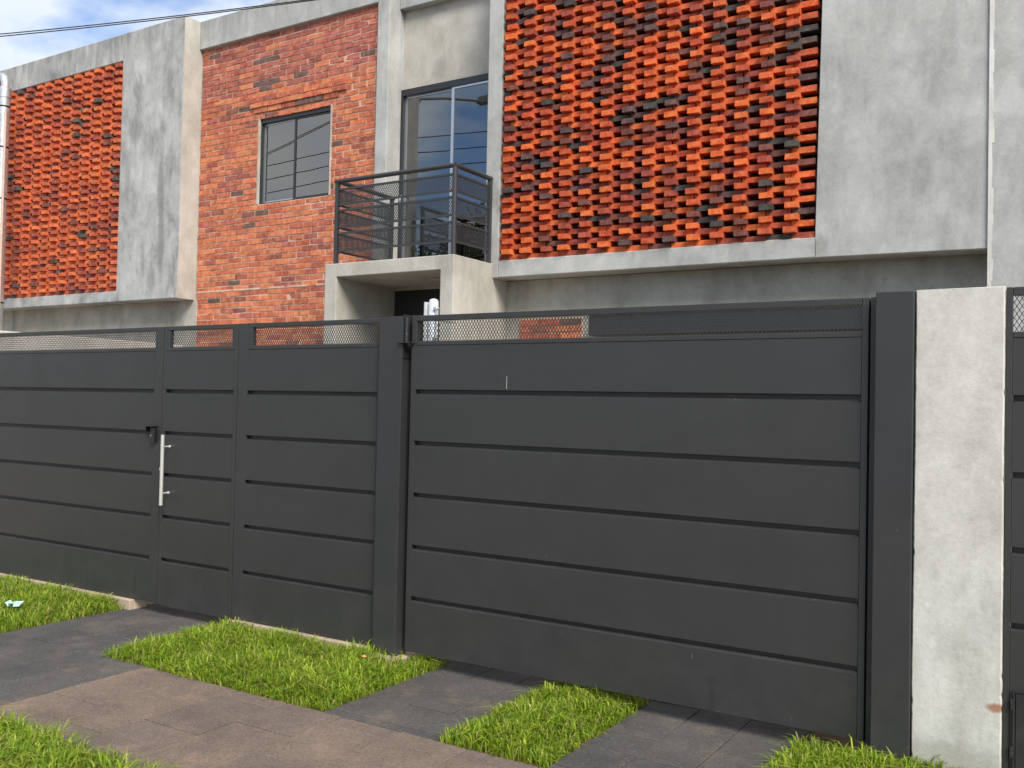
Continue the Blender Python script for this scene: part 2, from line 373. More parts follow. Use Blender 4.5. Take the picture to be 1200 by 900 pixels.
def paver(x0, x1, y0, y1, mat):
    g = .0055
    o = bpy.data.objects.new('paver', paver_mesh(x1-x0-g, y1-y0-g, mat)); C.objects.link(o)
    o.location = ((x0+x1)/2, (y0+y1)/2, GZ+random.uniform(-.0022, .0022)); o.rotation_euler = (random.gauss(0, .003), random.gauss(0, .003), random.gauss(0, .002))
    attach(o, pv)
def field(x0, x1, y0, y1, mat, w=.30, d=.60):
    x0, x1, y0, y1 = x0*KG, x1*KG, y0*KG, min(y1*KG, 5.41)
    xs = [x0]
    while xs[-1] < x1-.06:
        nx = xs[-1]+w
        xs.append(x1 if nx > x1-.06 else nx)
    for i in range(len(xs)-1):
        y = y0; first = True
        while y < y1-.03:
            h = d if not (first and i % 2) else d*.5
            first = False; ny = y+h
            if ny > y1-.07: ny = y1
            paver(xs[i], xs[i+1], y, ny, mat); y = ny
# the walk to the gate door and out to the street, the two wheel strips, the path along the street
field(-6.64, -5.50, 3.90, 5.4, 'paver_dark')
field(-6.64, -5.10, 1.2, 3.90, 'paver_dark')
field(-3.60, -2.80, 3.98, 5.4, 'paver_dark'); field(-2.20, -1.30, 3.98, 5.4, 'paver_dark')
field(-3.60, -2.80, 3.905, 3.975, 'paver_dark', .6, .07); field(-2.20, -1.30, 3.905, 3.975, 'paver_dark', .6, .07)
field(-5.10, 1.6, 2.76, 3.90, 'paver_brown', .42, .52)

# ------------------------------------------------------------------ grass
def grass(name, label, x0, x1, y0, y1, dens=8600, hmin=.05, hmax=.128, edge=.03):
    x0, x1, y0, y1 = x0*KG, x1*KG, y0*KG, y1*KG
    A = (x1-x0)*(y1-y0); n = int(A*dens)
    x = rng.uniform(x0-edge*.3, x1+edge*.3, n); y = rng.uniform(y0-edge*.3, y1+edge*.3, n)
    # ragged border
    e = np.minimum.reduce([x-x0, x1-x, y-y0, y1-y]); ef = np.minimum.reduce([x-x0, x1-x, y-y0])
    wob = .020*np.sin(x*23+2*np.sin(y*5))+.020*np.sin(y*27+x*9)+.012*np.sin(x*61)+rng.normal(0, .017, n)
    keep = (e+wob) > -.008; x, y, e = x[keep], y[keep], ef[keep]; n = len(x)
    clump = .5+.5*np.sin(x*9.3+1.7*np.sin(y*7.1))*np.sin(y*8.7+1.3*np.sin(x*6.3))
    h = rng.uniform(hmin, hmax, n)*(.72+.45*clump); h *= np.clip(.50+e*3.2, .45, 1)*np.where(rng.random(n) < .05, 1.2, 1.)
    w = rng.uniform(.0045, .0105, n)
    az = rng.uniform(0, 2*np.pi, n); lean = np.abs(rng.normal(.60, .45, n))*h*1.25
    dx, dy = np.cos(az)*lean, np.sin(az)*lean
    wa = az+np.pi/2+rng.normal(0, .5, n); wx, wy = np.cos(wa)*w, np.sin(wa)*w
    z0 = np.full(n, -.045+GZ)
    b = np.stack([x, y, z0], 1); s = np.stack([wx, wy, np.zeros(n)], 1)
    p1 = np.stack([x+dx*.18, y+dy*.18, z0+(h+.045)*.45], 1); p2 = np.stack([x+dx*.55, y+dy*.55, z0+(h+.045)*.82], 1)
    tip = np.stack([x+dx*1.15, y+dy*1.15, z0+(h+.045)*(1.0-.25*np.clip(lean/h-.3, 0, 1))], 1)
    V = np.stack([b-s*.5, b+s*.5, p1-s*.5, p1+s*.5, p2-s*.42, p2+s*.42, tip], 1).reshape(-1, 3)
    i0 = (np.arange(n)*7)[:, None]
    T1 = np.concatenate([i0+np.array([[0, 1, 3]]), i0+np.array([[0, 3, 2]]), i0+np.array([[2, 3, 5]]), i0+np.array([[2, 5, 4]]), i0+np.array([[4, 5, 6]])], 1).reshape(-1, 3)
    tt = rng.random(n)[:, None]; base = np.array([.12, .225, .012])*(1-tt)+np.array([.39, .50, .042])*tt
    old = rng.random(n) < .07; base[old] = np.array([.46, .38, .15])
    base *= (rng.uniform(.70, 1.15, n)*(.82+.3*clump))[:, None]
    col = np.repeat(base, 5, 0)
    return struct(mesh_with_tint(name, V, T1, col, 'grass'), 'stuff', label)
grass('grass', 'square of bright green grass in front of the fixed panel beside the steel post', -5.52, -3.60, 3.90, 4.84)
grass('grass', 'small fringe of grass under the sliding gate corner beside the steel post', -3.80, -3.58, 4.80, 5.02, 7000)
grass('grass', 'bright green grass strip before the left fence beside the dark walk', -9.6, -6.64, 3.0, 4.84, 6200)
grass('grass', 'narrow tongue of green grass between the two dark wheel strips', -2.80, -2.20, 3.90, 5.08)
grass('grass', 'green grass at the foot of the pale concrete pier', -1.30, 1.2, 3.90, 4.85)
grass('grass', 'green grass on the street side of the brown path', -5.08, -3.0, 1.9, 2.75)
MBs = MB()
for (a0, a1, b0, b1) in ((-5.52, -3.60, 3.90, 4.86), (-3.81, -3.60, 4.862, 5.2), (-9.6, -6.64, 3.0, 4.86), (-2.80, -2.20, 3.90, 5.25), (-1.30, 1.2, 3.90, 5.25), (-5.09, -3.0, 1.9, 2.76)):
    MBs.box(a0*KG, a1*KG, b0*KG, b1*KG, -.07, -.052)
struct(MBs.build('soil_bed', 'soil'))

# ------------------------------------------------------------------ bricks
def brick_variants(name, w, d, h, n=6, mat='brick', jit=.0015):
    out = []
    for q in range(n):
        v = np.array([(sx*w/2, sy*d/2, sz*h/2) for sz in (-1, 1) for sx, sy in ((-1, -1), (1, -1), (1, 1), (-1, 1))])
        v = v+rng.normal(0, jit, v.shape)
        me = bpy.data.meshes.new(name)
        me.from_pydata([tuple(a) for a in v], [], [(3, 2, 1, 0), (4, 5, 6, 7), (0, 1, 5, 4), (1, 2, 6, 5), (2, 3, 7, 6), (3, 0, 4, 7)])
        me.materials.append(M[mat]); out.append(me)
    return out
BV = {}
def lay(name, items, parent, limit):
    """items: (centre, size, tint). The nearest in view become objects, the rest one mesh."""
    scored = []
    for it in items:
        p = depth_px(it[0]); vis = p is not None and -12 < p[0] < 1212 and -12 < p[1] < 912 and it[3]
        scored.append((p[2] if vis else 1e6, vis, it))
    scored.sort(key=lambda a: a[0])
    rest = []
    k = 0
    for d, vis, it in scored:
        if vis and k < limit:
            c, s, t, _ = it; key = (name, round(s[0], 2), round(s[1], 2), round(s[2], 3))
            if key not in BV: BV[key] = brick_variants('brick', *s)
            o = bpy.data.objects.new(name, random.choice(BV[key])); C.objects.link(o)
            o.location = c; o.rotation_euler = (random.gauss(0, .006), random.gauss(0, .008), random.gauss(0, .02)); o.color = (*t, 1)
            attach(o, parent); k += 1
        else: rest.append(it)
    if rest:
        n = len(rest); cen = np.array([r[0] for r in rest]); sz = np.array([r[1] for r in rest]); tn = np.array([r[2] for r in rest])
        u = np.array([(sx, sy, s_) for s_ in (-.5, .5) for sx, sy in ((-.5, -.5), (.5, -.5), (.5, .5), (-.5, .5))])
        V = (cen[:, None, :]+u[None]*sz[:, None, :]+rng.normal(0, .002, (n, 8, 3))).reshape(-1, 3)
        q = np.array([(3, 2, 1, 0), (4, 5, 6, 7), (0, 1, 5, 4), (1, 2, 6, 5), (2, 3, 7, 6), (3, 0, 4, 7)])
        F = ((np.arange(n)*8)[:, None, None]+q[None]).reshape(-1, 4)
        o = mesh_with_tint(name+'s', V, F, np.repeat(tn, 6, 0), 'brick_mass', parent); o['kind'] = 'stuff'
PAL_S = [((.64, .130, .030), .36), ((.50, .088, .028), .23), ((.33, .062, .034), .17), ((.17, .054, .040), .10), ((.105, .056, .052), .08), ((.06, .052, .046), .06)]
PAL_L = [((.62, .15, .052), .42), ((.50, .11, .045), .28), ((.37, .082, .05), .18), ((.20, .07, .055), .08), ((.085, .07, .06), .04)]
PAL_W = [((.55, .175, .078), .50), ((.48, .135, .066), .30), ((.40, .110, .064), .13), ((.27, .088, .062), .045), ((.14, .08, .062), .025)]
PAL_R = [((.45, .140, .088), .30), ((.39, .112, .078), .48), ((.33, .096, .072), .18), ((.16, .088, .074), .04)]
def pick(pal, seed=None):
    x = random.random(); a = 0
    for c, w in pal:
        a += w
        if x < a: break
    k = random.uniform(.86, 1.12)
    return tuple(min(1, v*k*random.uniform(.95, 1.05)) for v in c)

# ------------------------------------------------------------------ the main house
house = thing('house', 'two storey house of grey concrete and red brick with a balcony', 'house', (-5.6, 8.6, 0), 'row houses behind the dark gates')
TOP = 6.84
# brick wall with window opening
WX0, WX1, WZ0, WZ1 = -9.30, -8.065, 4.235, 5.360
mb = MB(); y0, y1 = 8.6065, 8.84
mb.box(-10.44, WX0, y0, y1, 0, 6.452); mb.box(WX1, -7.305, y0, y1, 0, 6.452); mb.box(WX0, WX1, y0, y1, 0, WZ0); mb.box(WX0, WX1, y0, y1, WZ1, 6.452)
wall = mb.build('brick_wall', 'mortar', house)
CH, BL = .0738, .2465
items = []; nrow = int((6.452-.3)/CH)
for i in range(nrow):
    zc = 6.452-.5*CH-i*CH-.004
    if zc < .1: break
    hood = 5.35 < zc < 5.62
    x = -10.43-(BL/2 if i % 2 else 0)-random.uniform(0, .02)
    rowpal = PAL_R if zc > 5.68 else (PAL_W if zc > 3.3 else PAL_W)
    while x < -7.31:
        xa, xb = max(x, -10.435), min(x+BL-random.uniform(.010, .017), -7.307); x += BL*random.uniform(.985, 1.015)
        if xb-xa < .03: continue
        segs = [(xa, xb)]
        if WZ0-.02 < zc < WZ1+.01:
            segs = []
            if xa < WX0-.03: segs.append((xa, min(xb, WX0-.028)))
            if xb > WX1+.03: segs.append((max(xa, WX1+.028), xb))
        for a, b in segs:
            if b-a < .03: continue
            if 5.43 < zc < 5.72 and False: continue
            pal = rowpal if random.random() < .92 else (PAL_W if rowpal is PAL_R else PAL_R)
            h = CH-random.uniform(.013, .018)
            items.append((((a+b)/2, 8.600+.05+random.gauss(0, .0010), zc), (b-a, .10, h), pick(pal), zc > 2.35))
lay('brick', items, wall, 300)
# stepped brick hood over the window
hood = MB().box(-9.46, -7.81, 8.590, 8.612, 5.505, 5.64).build('window_hood', 'mortar', house)
its = []
for zc, xa, xb, yf in ((5.604, -9.475, -7.800, 8.571), (5.534, -9.475, -7.800, 8.573), (5.466, -9.40, -7.93, 8.587)):
    x = xa
    while x < xb-.03:
        e = min(x+BL*random.uniform(.93, 1.03), xb)
        if xb-e < .06: e = xb
        its.append((((x+e)/2-.004, yf+.03, zc), (e-x-.010, .06, CH-.009), pick(PAL_W), True)); x = e
lay('brick', its, hood, 300)
box('slab_joint', 'mortar', house, -10.43, -7.31, 8.5985, 8.605, 3.128, 3.150)
# beam and pier framing the brickwork
box('parapet_beam', 'concrete_beam', house, -10.448, -7.312, 8.55, 8.90, 6.454, TOP, bevel=.008)
pier = MB().box(-7.309, -7.128, 8.552, 8.90, 3.19, TOP-.001).build('pier', 'concrete', house, .010)
box('head_beam', 'concrete_beam', house, -7.126, -5.40, 8.74, 8.90, 6.40, TOP-.004, bevel=.008)
# window: trim, frame, two sashes
trim = MB()
trim.box(WX0-.027, WX0+.002, 8.596, 8.66, WZ0, WZ1); trim.box(WX1-.002, WX1+.026, 8.596, 8.66, WZ0, WZ1)
trim = trim.build('window_trim', 'plaster', house, .003)
win = MB(); yf, yb = 8.622, 8.70
win.box(WX0+.003, WX1-.003, yf, yb, WZ1-.065, WZ1-.002); win.box(WX0+.003, WX1-.003, yf, yb, WZ0, WZ0+.018)
win.box(WX0+.003, WX0+.020, yf, yb, WZ0+.018, WZ1-.065); win.box(WX1-.014, WX1-.003, yf, yb, WZ0+.018, WZ1-.065)
win = win.build('window', 'black_frame', house, .002)
xm = -8.70
for a, b, y, nm in ((WX0+.021, xm+.012, 8.664, 0), (xm-.010, WX1-.015, 8.638, 1)):
    s = MB(); z0, z1 = WZ0+.019, WZ1-.066
    s.box(a, a+.030, y, y+.024, z0, z1); s.box(b-.030, b, y, y+.024, z0, z1); s.box(a+.030, b-.030, y, y+.024, z0, z0+.022); s.box(a+.030, b-.030, y, y+.024, z1-.022, z1)
    sash = s.build('sash', 'alu' if nm == 0 else 'black_frame', win)
    box('pane', 'glass', win, a+.026, b-.026, y+.009, y+.014, z0+.018, z1-.018)
# recessed wall and balcony door
box('door_head_wall', 'concrete_warm', house, -7.127, -5.40, 8.84, 8.98, 5.445, 6.399)  # paler concrete here brightens the shaded recess by colour
door = MB(); DX0, DX1, DZ0, DZ1 = -7.126, -5.42, 3.187, 5.444
door.box(DX0, DX1, 8.80, 8.90, DZ1-.075, DZ1); door.box(DX0, DX0+.028, 8.80, 8.90, DZ0, DZ1-.075); door.box(DX1-.03, DX1, 8.80, 8.90, DZ0, DZ1-.075); door.box(DX0+.028, DX1-.03, 8.80, 8.90, DZ0, DZ0+.03)
door = door.build('balcony_door', 'black_frame', house, .002)
dm = -6.37
for a, b, y, nm in ((DX0+.029, dm+.02, 8.845, 0), (dm-.02, DX1-.031, 8.815, 1)):
    s = MB(); z0, z1 = DZ0+.031, DZ1-.076
    s.box(a, a+.035, y, y+.026, z0, z1); s.box(b-.035, b, y, y+.026, z0, z1); s.box(a+.035, b-.035, y, y+.026, z0, z0+.04); s.box(a+.035, b-.035, y, y+.026, z1-.025, z1)
    s.build('door_leaf', 'alu', door)
    box('pane', 'glass', door, a+.03, b-.03, y+.010, y+.015, z0+.035, z1-.02)
MB().tube([(-7.085, 8.80, 4.05), (-7.085, 8.775, 4.05), (-7.085, 8.775, 4.17), (-7.085, 8.80, 4.17)], .008, 8).build('door_pull', 'alu', door)
# cantilevered volume with the open brick screen
vx0, sx0, sx1, vx1 = -5.545, -5.368, -2.085, -.757
VY = 8.30
mb = MB(); mb.box(vx0, sx0, VY, 8.56, 3.035, TOP-.002)
mb.build('screen_jamb', 'concrete', house, .008)
box('screen_sill', 'concrete', house, sx0+.001, sx1-.001, VY, 8.60, 3.037, 3.212, bevel=.008)
box('screen_head', 'concrete', house, sx0+.001, sx1-.001, VY, 8.60, 6.462, TOP-.003, bevel=.008)
# front slab of the volume: its screen-side edge leans a little
f = MB(); f.prism([(-2.105, 3.036), (vx1, 3.022), (vx1, TOP-.002), (-2.045, TOP-.002)], 'y', VY, 8.60)
f.build('front_slab', 'concrete', house, .006)
def screen(parent, sx0, sx1, z0, z1, first, pitch, ncol, Y, course=.0538, pal=PAL_S):
    hd, st = [], []
    nr = int((z1-z0)/course)
    for i in range(nr):
        zc = z0+(i+.5)*course
        if i % 2 == 0:
            xs = [sx0-.1]+[first+k*pitch for k in range(ncol)]+[sx1+.1]
            for a, b in zip(xs[:-1], xs[1:]):
                a2, b2 = max(a, sx0+.004), min(b, sx1-.004)
                if b2-a2 < .03: continue
                st.append((((a2+b2)/2+random.gauss(0, .003), Y+.022+.055+random.gauss(0, .003), zc), (b2-a2-.006, .11, course-.003), pick(pal), True))
        else:
            for k in range(ncol):
                x = first+k*pitch
                hd.append(((x+random.gauss(0, .006), Y-.034+.11+random.gauss(0, .007), zc+random.gauss(0, .001)), (.112, .22, course-.004), pick(pal), True))
    return hd, st
scr = MB().box(sx0+.004, sx1-.03, VY+.024, VY+.13, 3.2125, 3.222).build('brick_screen', 'mortar', house)
hd, st = screen(scr, sx0, sx1-.02, 3.214, 6.46, -5.255, (5.255-2.315)/13, 14, VY)
lay('header_brick', hd, scr, 300); lay('stretcher_brick', st, scr, 300)
# ground floor wall, brick panel and dark beam under the volume
box('ground_floor_wall', 'concrete_wall', house, -5.50, -.76, 8.60, 8.78, 0, 3.034)
bp = MB().box(-5.255, -4.50, 8.588, 8.602, 1.9, 2.622).build('brick_panel', 'mortar', house)
its = []
for i in range(9):
    zc = 2.615-.037-i*CH; x = -5.25-(.12 if i % 2 else 0)
    while x < -4.53:
        a, b = max(x, -5.245), min(x+BL-.012, -4.515); x += BL
        if b-a > .04: its.append((((a+b)/2, 8.60, zc), (b-a, .05, CH-.014), pick(PAL_W), True))
lay('brick', its, bp, 300)
box('steel_beam', 'gate_dark', house, -4.32, -1.0, 8.36, 8.56, 2.41, 2.622, bevel=.004)
# entrance portal carrying the balcony
PX0, PX1, PY = -7.152, -5.438, 7.60
mb = MB()
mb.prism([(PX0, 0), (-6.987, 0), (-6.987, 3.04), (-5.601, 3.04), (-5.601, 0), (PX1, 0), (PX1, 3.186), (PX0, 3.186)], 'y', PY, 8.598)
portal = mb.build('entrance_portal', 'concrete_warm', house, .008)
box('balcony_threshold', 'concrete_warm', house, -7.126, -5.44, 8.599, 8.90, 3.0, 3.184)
box('entrance_wall', 'concrete_wall', house, -7.30, -5.51, 8.66, 8.84, 0, 3.0)
ed = box('entrance_door', 'gate_dark', house, -6.985, -5.603, 8.60, 8.655, .03, 3.036, bevel=.003)  # dark door stretched to the soffit, its colour makes the portal back dark
MB().tube([(-5.85, 8.60, 1.0), (-5.85, 8.56, 1.0), (-5.85, 8.56, 1.4), (-5.85, 8.60, 1.4)], .01, 8).build('door_pull', 'steel', ed)
pl = MB().tube([(-6.02, 8.15, 3.039), (-6.02, 8.15, 3.02), (-6.02, 8.15, 3.012)], [.10, .10, .07], 24).build('ceiling_lamp', 'porch_lamp', house)
# railing
X0, X1, YF, YBL, YBR = -7.03, -5.47, 7.635, 8.59, 8.29
rl = MB()
rl.tube([(X0, YBL, 4.085), (X0, YF+.03, 4.085)], .025, 14); rl.tube([(X0-.03, YF, 4.085), (X1, YF, 4.085)], .025, 14); rl.tube([(X1, YF-.005, 4.085), (X1, YBR, 4.085)], .025, 14)
rail = rl.build('balcony_railing', 'rail', house)
def expanded(mb, p0, p1, z0, z1, pw=.022, ph=.036, t=.0019):
    """expanded metal between two ground points: two families of slanted strands"""
    p0, p1 = Vector(p0), Vector(p1); d = p1-p0; Lh = d.length; d.normalize(); nrm = Vector((-d.y, d.x, 0)); H = z1-z0
    k = pw/ph; run = H*k
    n = int((Lh+run)/pw)+1
    for fam in (1, -1):
        for i in range(n):
            s0 = i*pw-run if fam > 0 else i*pw
            a, b = s0, s0+fam*run; za, zb = z0, z1
            def clip(a, b, za, zb):
                if a > b: r_ = clip(b, a, zb, za); return r_ and (r_[1], r_[0], r_[3], r_[2])
                if b <= 0 or a >= Lh: return None
                m_ = (zb-za)/(b-a)
                if a < 0: za -= m_*a; a = 0
                if b > Lh: zb -= m_*(b-Lh); b = Lh
                return a, b, za, zb
            c = clip(a, b, za, zb)
            if not c: continue
            a, b, za, zb = c
            A, B = p0+d*a+Vector((0, 0, za)), p0+d*b+Vector((0, 0, zb))
            off = d*t; o2 = nrm*t*.8*fam
            mb.add([A-off-o2, A+off-o2, A+off+o2, A-off+o2, B-off-o2, B+off-o2, B+off+o2, B-off+o2], [(0, 1, 5, 4), (1, 2, 6, 5), (2, 3, 7, 6), (3, 0, 4, 7)])
ZR = [(3.80, 3.99), (3.565, 3.745), (3.325, 3.49)]
RZ = [3.995, 3.83, 3.765, 3.585, 3.515, 3.325]
def box_post(x, y, s=.02, top=4.065, z0=3.187): box('post', 'rail', rail, x-s, x+s, y-s, y+s, z0, top, bevel=.003)
for x, y in ((X0, YF), (X0, YBL-.03), (X1, YBR-.02)): box_post(x, y)
MB().tube([(X1, YF, 3.187), (X1, YF, 4.065)], .026, 16).build('post', 'rail', rail)
for z in RZ:
    r_ = MB(); r_.box(X0+.021, X1-.027, YF-.006, YF+.006, z-.011, z+.011); r_.build('rail', 'rail', rail)
    r_ = MB(); r_.box(X0-.006, X0+.006, YF+.021, YBL-.051, z-.011, z+.011); r_.build('rail', 'rail', rail)
    r_ = MB(); r_.box(X1-.006, X1+.006, YF+.027, YBR-.041, z-.011, z+.011); r_.build('rail', 'rail', rail)
for z1, z0 in ((3.995, 3.83), (3.765, 3.585), (3.515, 3.325)):
    e = MB(); expanded(e, (X0+.021, YF+.002, 0), (X1-.027, YF+.002, 0), z0+.011, z1-.011, .025, .041, .0027); e.build('mesh_panel', 'rail', rail, fix=False)
    e = MB(); expanded(e, (X0+.002, YF+.021, 0), (X0+.002, YBL-.05, 0), z0+.011, z1-.011, .025, .041, .0027); e.build('mesh_panel', 'rail', rail, fix=False)
    e = MB(); expanded(e, (X1-.002, YF+.027, 0), (X1-.002, YBR-.04, 0), z0+.011, z1-.011, .025, .041, .0027); e.build('mesh_panel', 'rail', rail, fix=False)
# unseen shell that keeps the rooms dark
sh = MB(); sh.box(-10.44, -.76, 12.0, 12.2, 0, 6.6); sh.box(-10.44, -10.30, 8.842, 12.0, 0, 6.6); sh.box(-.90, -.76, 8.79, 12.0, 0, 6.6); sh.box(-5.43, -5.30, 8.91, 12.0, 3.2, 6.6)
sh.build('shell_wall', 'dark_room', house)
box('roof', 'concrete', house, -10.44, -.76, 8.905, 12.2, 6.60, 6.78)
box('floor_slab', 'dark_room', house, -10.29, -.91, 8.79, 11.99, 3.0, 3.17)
box('screen_floor', 'concrete', house, -5.36, -.91, 8.602, 8.788, 3.04, 3.18)

# ------------------------------------------------------------------ neighbour on the left
nl = thing('house', 'neighbouring house with a fully bricked screen behind the grey metal mast', 'house', (-13, 8.6, 0), 'row houses behind the dark gates')
lx0, lsx, lx1 = -18.0, -11.762, -10.452
f = MB(); f.box(lsx, lx1-.006, VY, 8.62, 3.037, TOP); f.build('front_slab', 'concrete_left', nl, .010)
box('lit_side_skim', 'concrete_warm', nl, lx1-.0055, lx1, VY+.004, 8.619, 3.036, TOP-.002)  # thin tan plaster skin, its colour also brightened for light from the right
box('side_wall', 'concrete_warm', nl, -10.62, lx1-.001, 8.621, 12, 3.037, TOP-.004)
box('screen_head', 'concrete_left', nl, lx0, lsx-.001, VY+.001, 8.6, 6.452, TOP-.001, bevel=.01)
box('screen_sill', 'concrete_left', nl, lx0, lsx-.001, VY+.001, 8.6, 3.038, 3.188, bevel=.008)
scl = MB().box(lx0, lsx-.02, VY+.024, VY+.13, 3.1885, 3.197).build('brick_screen', 'mortar', nl)
hd, st = screen(scl, lx0, lsx-.012, 3.190, 6.45, -11.82-.2426*25, .2426, 26, VY, pal=PAL_L)
lay('header_brick', hd, scl, 300); lay('stretcher_brick', st, scl, 300)
box('ground_floor_wall', 'concrete_wall', nl, lx0, -10.41, 8.58, 8.8, 0, 3.036)
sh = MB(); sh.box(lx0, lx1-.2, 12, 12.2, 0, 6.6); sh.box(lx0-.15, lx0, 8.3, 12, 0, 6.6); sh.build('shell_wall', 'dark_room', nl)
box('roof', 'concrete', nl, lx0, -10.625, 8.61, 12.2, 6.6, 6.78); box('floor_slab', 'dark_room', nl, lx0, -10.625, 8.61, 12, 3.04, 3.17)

# ------------------------------------------------------------------ neighbour on the right
nr_ = thing('house', 'grey plastered wall of the neighbouring house at the right edge of the picture', 'house', (1, 8.6, 0), 'row houses behind the dark gates')
box('front_wall', 'concrete', nr_, -.752, 5.5, 8.285, 8.6, 0, TOP, bevel=.006)
e = MB(); pts = []
zz = 0
while zz < 6.8:
    h = random.uniform(.05, .16); w = random.uniform(.010, .026)
    e.box(-.757, -.742+w, 8.2815, 8.30, zz, min(zz+h, 6.83)); zz += h
e.build('chipped_edge', 'chip', nr_)
box('side_wall', 'concrete', nr_, -.752, -.55, 8.601, 12.2, 0, 6.8)
box('roof', 'concrete', nr_, -.549, 5.5, 8.601, 12.2, 6.6, 6.78)

# ------------------------------------------------------------------ fence, door, gates
GY = 5.0
def board(parent, x0, x1, z0, z1, mat='gate', lip=True):
    c = .012; yb = GY+.03
    poly = [(yb, z0), (GY, z0), (GY, z1-c), (GY+c*1.5, z1), (yb, z1)] if lip else [(yb, z0), (GY, z0), (GY, z1), (yb, z1)]
    MB().prism(poly, 'x', x0, x1).build('board', mat, parent)
def panel(root, x0, x1, xs0, xs1, ztop, zm1, zm0, lips, zbot, mesh_x=None, kick=True):
    """x0..x1 outer edges, xs0/xs1 inner edges of the stiles; lips = top edges of the boards below the first"""
    box('stile', 'gate', root, x0, xs0-.0015, GY-.002, GY+.04, zbot, ztop, bevel=.003)
    box('stile', 'gate', root, xs1+.0015, x1, GY-.002, GY+.04, zbot, ztop, bevel=.003)
    box('top_rail', 'gate', root, xs0, xs1, GY-.001, GY+.04, zm1, ztop, bevel=.003)
    box('mesh_rail', 'gate', root, xs0, xs1, GY-.003, GY+.04, zm0-.028, zm0, bevel=.003)
    a, b = mesh_x or (xs0, xs1)
    if mesh_x:
        if a > xs0: box('mesh_filler', 'gate', root, xs0, a, GY, GY+.03, zm0, zm1)
        if b < xs1: box('mesh_filler', 'gate', root, b, xs1, GY, GY+.03, zm0, zm1)
    e = MB(); expanded(e, (a, GY+.014, 0), (b, GY+.014, 0), zm0, zm1); e.build('mesh_panel', 'gate', root, fix=False)
    box('backing_sheet', 'gate_dark', root, xs0-.0005, xs1+.0005, GY+.031, GY+.036, zbot+.01, zm0-.03)
    tops = [zm0-.029]+list(lips); gap = .028
    for i, zt in enumerate(tops):
        zb = tops[i+1]+gap if i+1 < len(tops) else zbot+.012
        board(root, xs0, xs1, zb, zt, lip=i > 0)
    if kick: box('bottom_rail', 'gate', root, xs0, xs1, GY-.004, GY+.04, zbot, zbot+.0115)
LIP = [1.742, 1.404, 1.068, .732, .388]
LIPM = [1.764, 1.422, 1.078, .734, .394]
fl = thing('fence_panel', 'long dark grey metal fence panel left of the gate door with the keypad', 'fence', (-8, GY, 0), 'dark metal fence panels')
panel(fl, -9.80, -6.442, -9.74, -6.545, 2.276, 2.244, 2.106, LIP, .045)
gd = thing('gate_door', 'narrow dark metal gate door with a steel bar handle', 'door', (-6, GY, 0))
panel(gd, -6.436, -5.574, -6.402, -5.612, 2.276, 2.244, 2.106, LIP, .035, mesh_x=(-6.36, -5.64))
h = MB(); hx, hy = -6.325, 4.925
h.tube([(hx, hy, .845), (hx, hy, 1.405)], .0145, 14); handle = h.build('handle', 'steel', gd)
for z in (.94, 1.31): MB().tube([(hx, hy, z), (hx, GY-.004, z)], .007, 10).build('standoff', 'steel', handle)
for z in (.94, 1.31): MB().tube([(hx, GY-.012, z), (hx, GY-.002, z)], .012, 12).build('standoff', 'steel', handle)
lk = MB().tube([(-6.418, GY-.016, 1.125), (-6.418, GY-.001, 1.125)], .017, 16).build('lock_cylinder', 'steel', gd)
MB().box(-6.420, -6.416, GY-.018, GY-.0155, 1.113, 1.135).build('keyhole', 'plastic_black', lk)
fp = thing('fence_panel', 'short dark grey metal fence panel between the gate door and the steel post', 'fence', (-4.85, GY, 0), 'dark metal fence panels')
panel(fp, -5.568, -4.158, -5.462, -4.194, 2.276, 2.244, 2.106, LIP, .045, mesh_x=(-5.415, -4.194))
# keypad with its hood
kp = thing('keypad', 'small black hooded keypad on the fence beside the steel handle', 'keypad', (-6.52, GY, 1.4))
MB().prism([(-.030, 0), (0, 0), (0, .115), (-.026, .115)], 'x', 0, .058).build('housing', 'plastic_black', kp)
for o in kp.children: o.location = (-6.545, GY-.003, 1.338)
k_ = MB().prism([(GY-.052, 1.462), (GY-.003, 1.466), (GY-.003, 1.470), (GY-.054, 1.466)], 'x', -6.575, -6.484).build('hood', 'plastic_black', kp)
MB().box(-6.575, -6.571, GY-.05, GY-.003, 1.42, 1.462).build('hood_side', 'plastic_black', kp)
MB().tube([(-6.530, GY-.033, 1.392), (-6.530, GY-.030, 1.392)], .006, 10).build('button', 'alu', kp)
# steel post with the roller bracket
gp = thing('gate_post', 'square dark steel post between the fence panel and the sliding gate', 'post', (-4.04, 5, 0))
box('post_tube', 'gate_post', gp, -4.150, -3.952, 4.955, 5.075, 0.0185, 2.277, bevel=.004)
box('dark_slit_fill', 'gate_dark', gp, -3.951, -3.87, 5.066, 5.074, .06, 2.09)  # added dark strip closing the slit, stands in for the shade in it
box('cap', 'gate_post', gp, -4.148, -3.954, 4.957, 5.073, 2.2775, 2.281)
br = box('roller_bracket', 'gate_dark', gp, -3.985, -3.875, 4.935, 5.0, 2.098, 2.104)
MB().box(-3.951, -3.945, 4.96, 5.09, 2.0, 2.29).build('bracket_plate', 'gate_dark', br)
MB().tube([(-3.93, 4.972, 2.105), (-3.93, 4.972, 2.27)], .014, 12).build('roller', 'gate_dark', br)
MB().tube([(-3.93, 5.055, 2.105), (-3.93, 5.055, 2.29)], .014, 12).build('roller', 'gate_dark', br)
box('bracket_arm', 'galv', br, -3.95, -3.90, 5.06, 5.50, 2.276, 2.284)
struct(MB().prism([(-4.19, 4.91), (-4.05, 4.885), (-3.93, 4.90), (-3.885, 4.96), (-3.90, 5.12), (-4.2, 5.12)], 'z', -.06, .018).build('post_footing', 'plinth', bevel=.01))
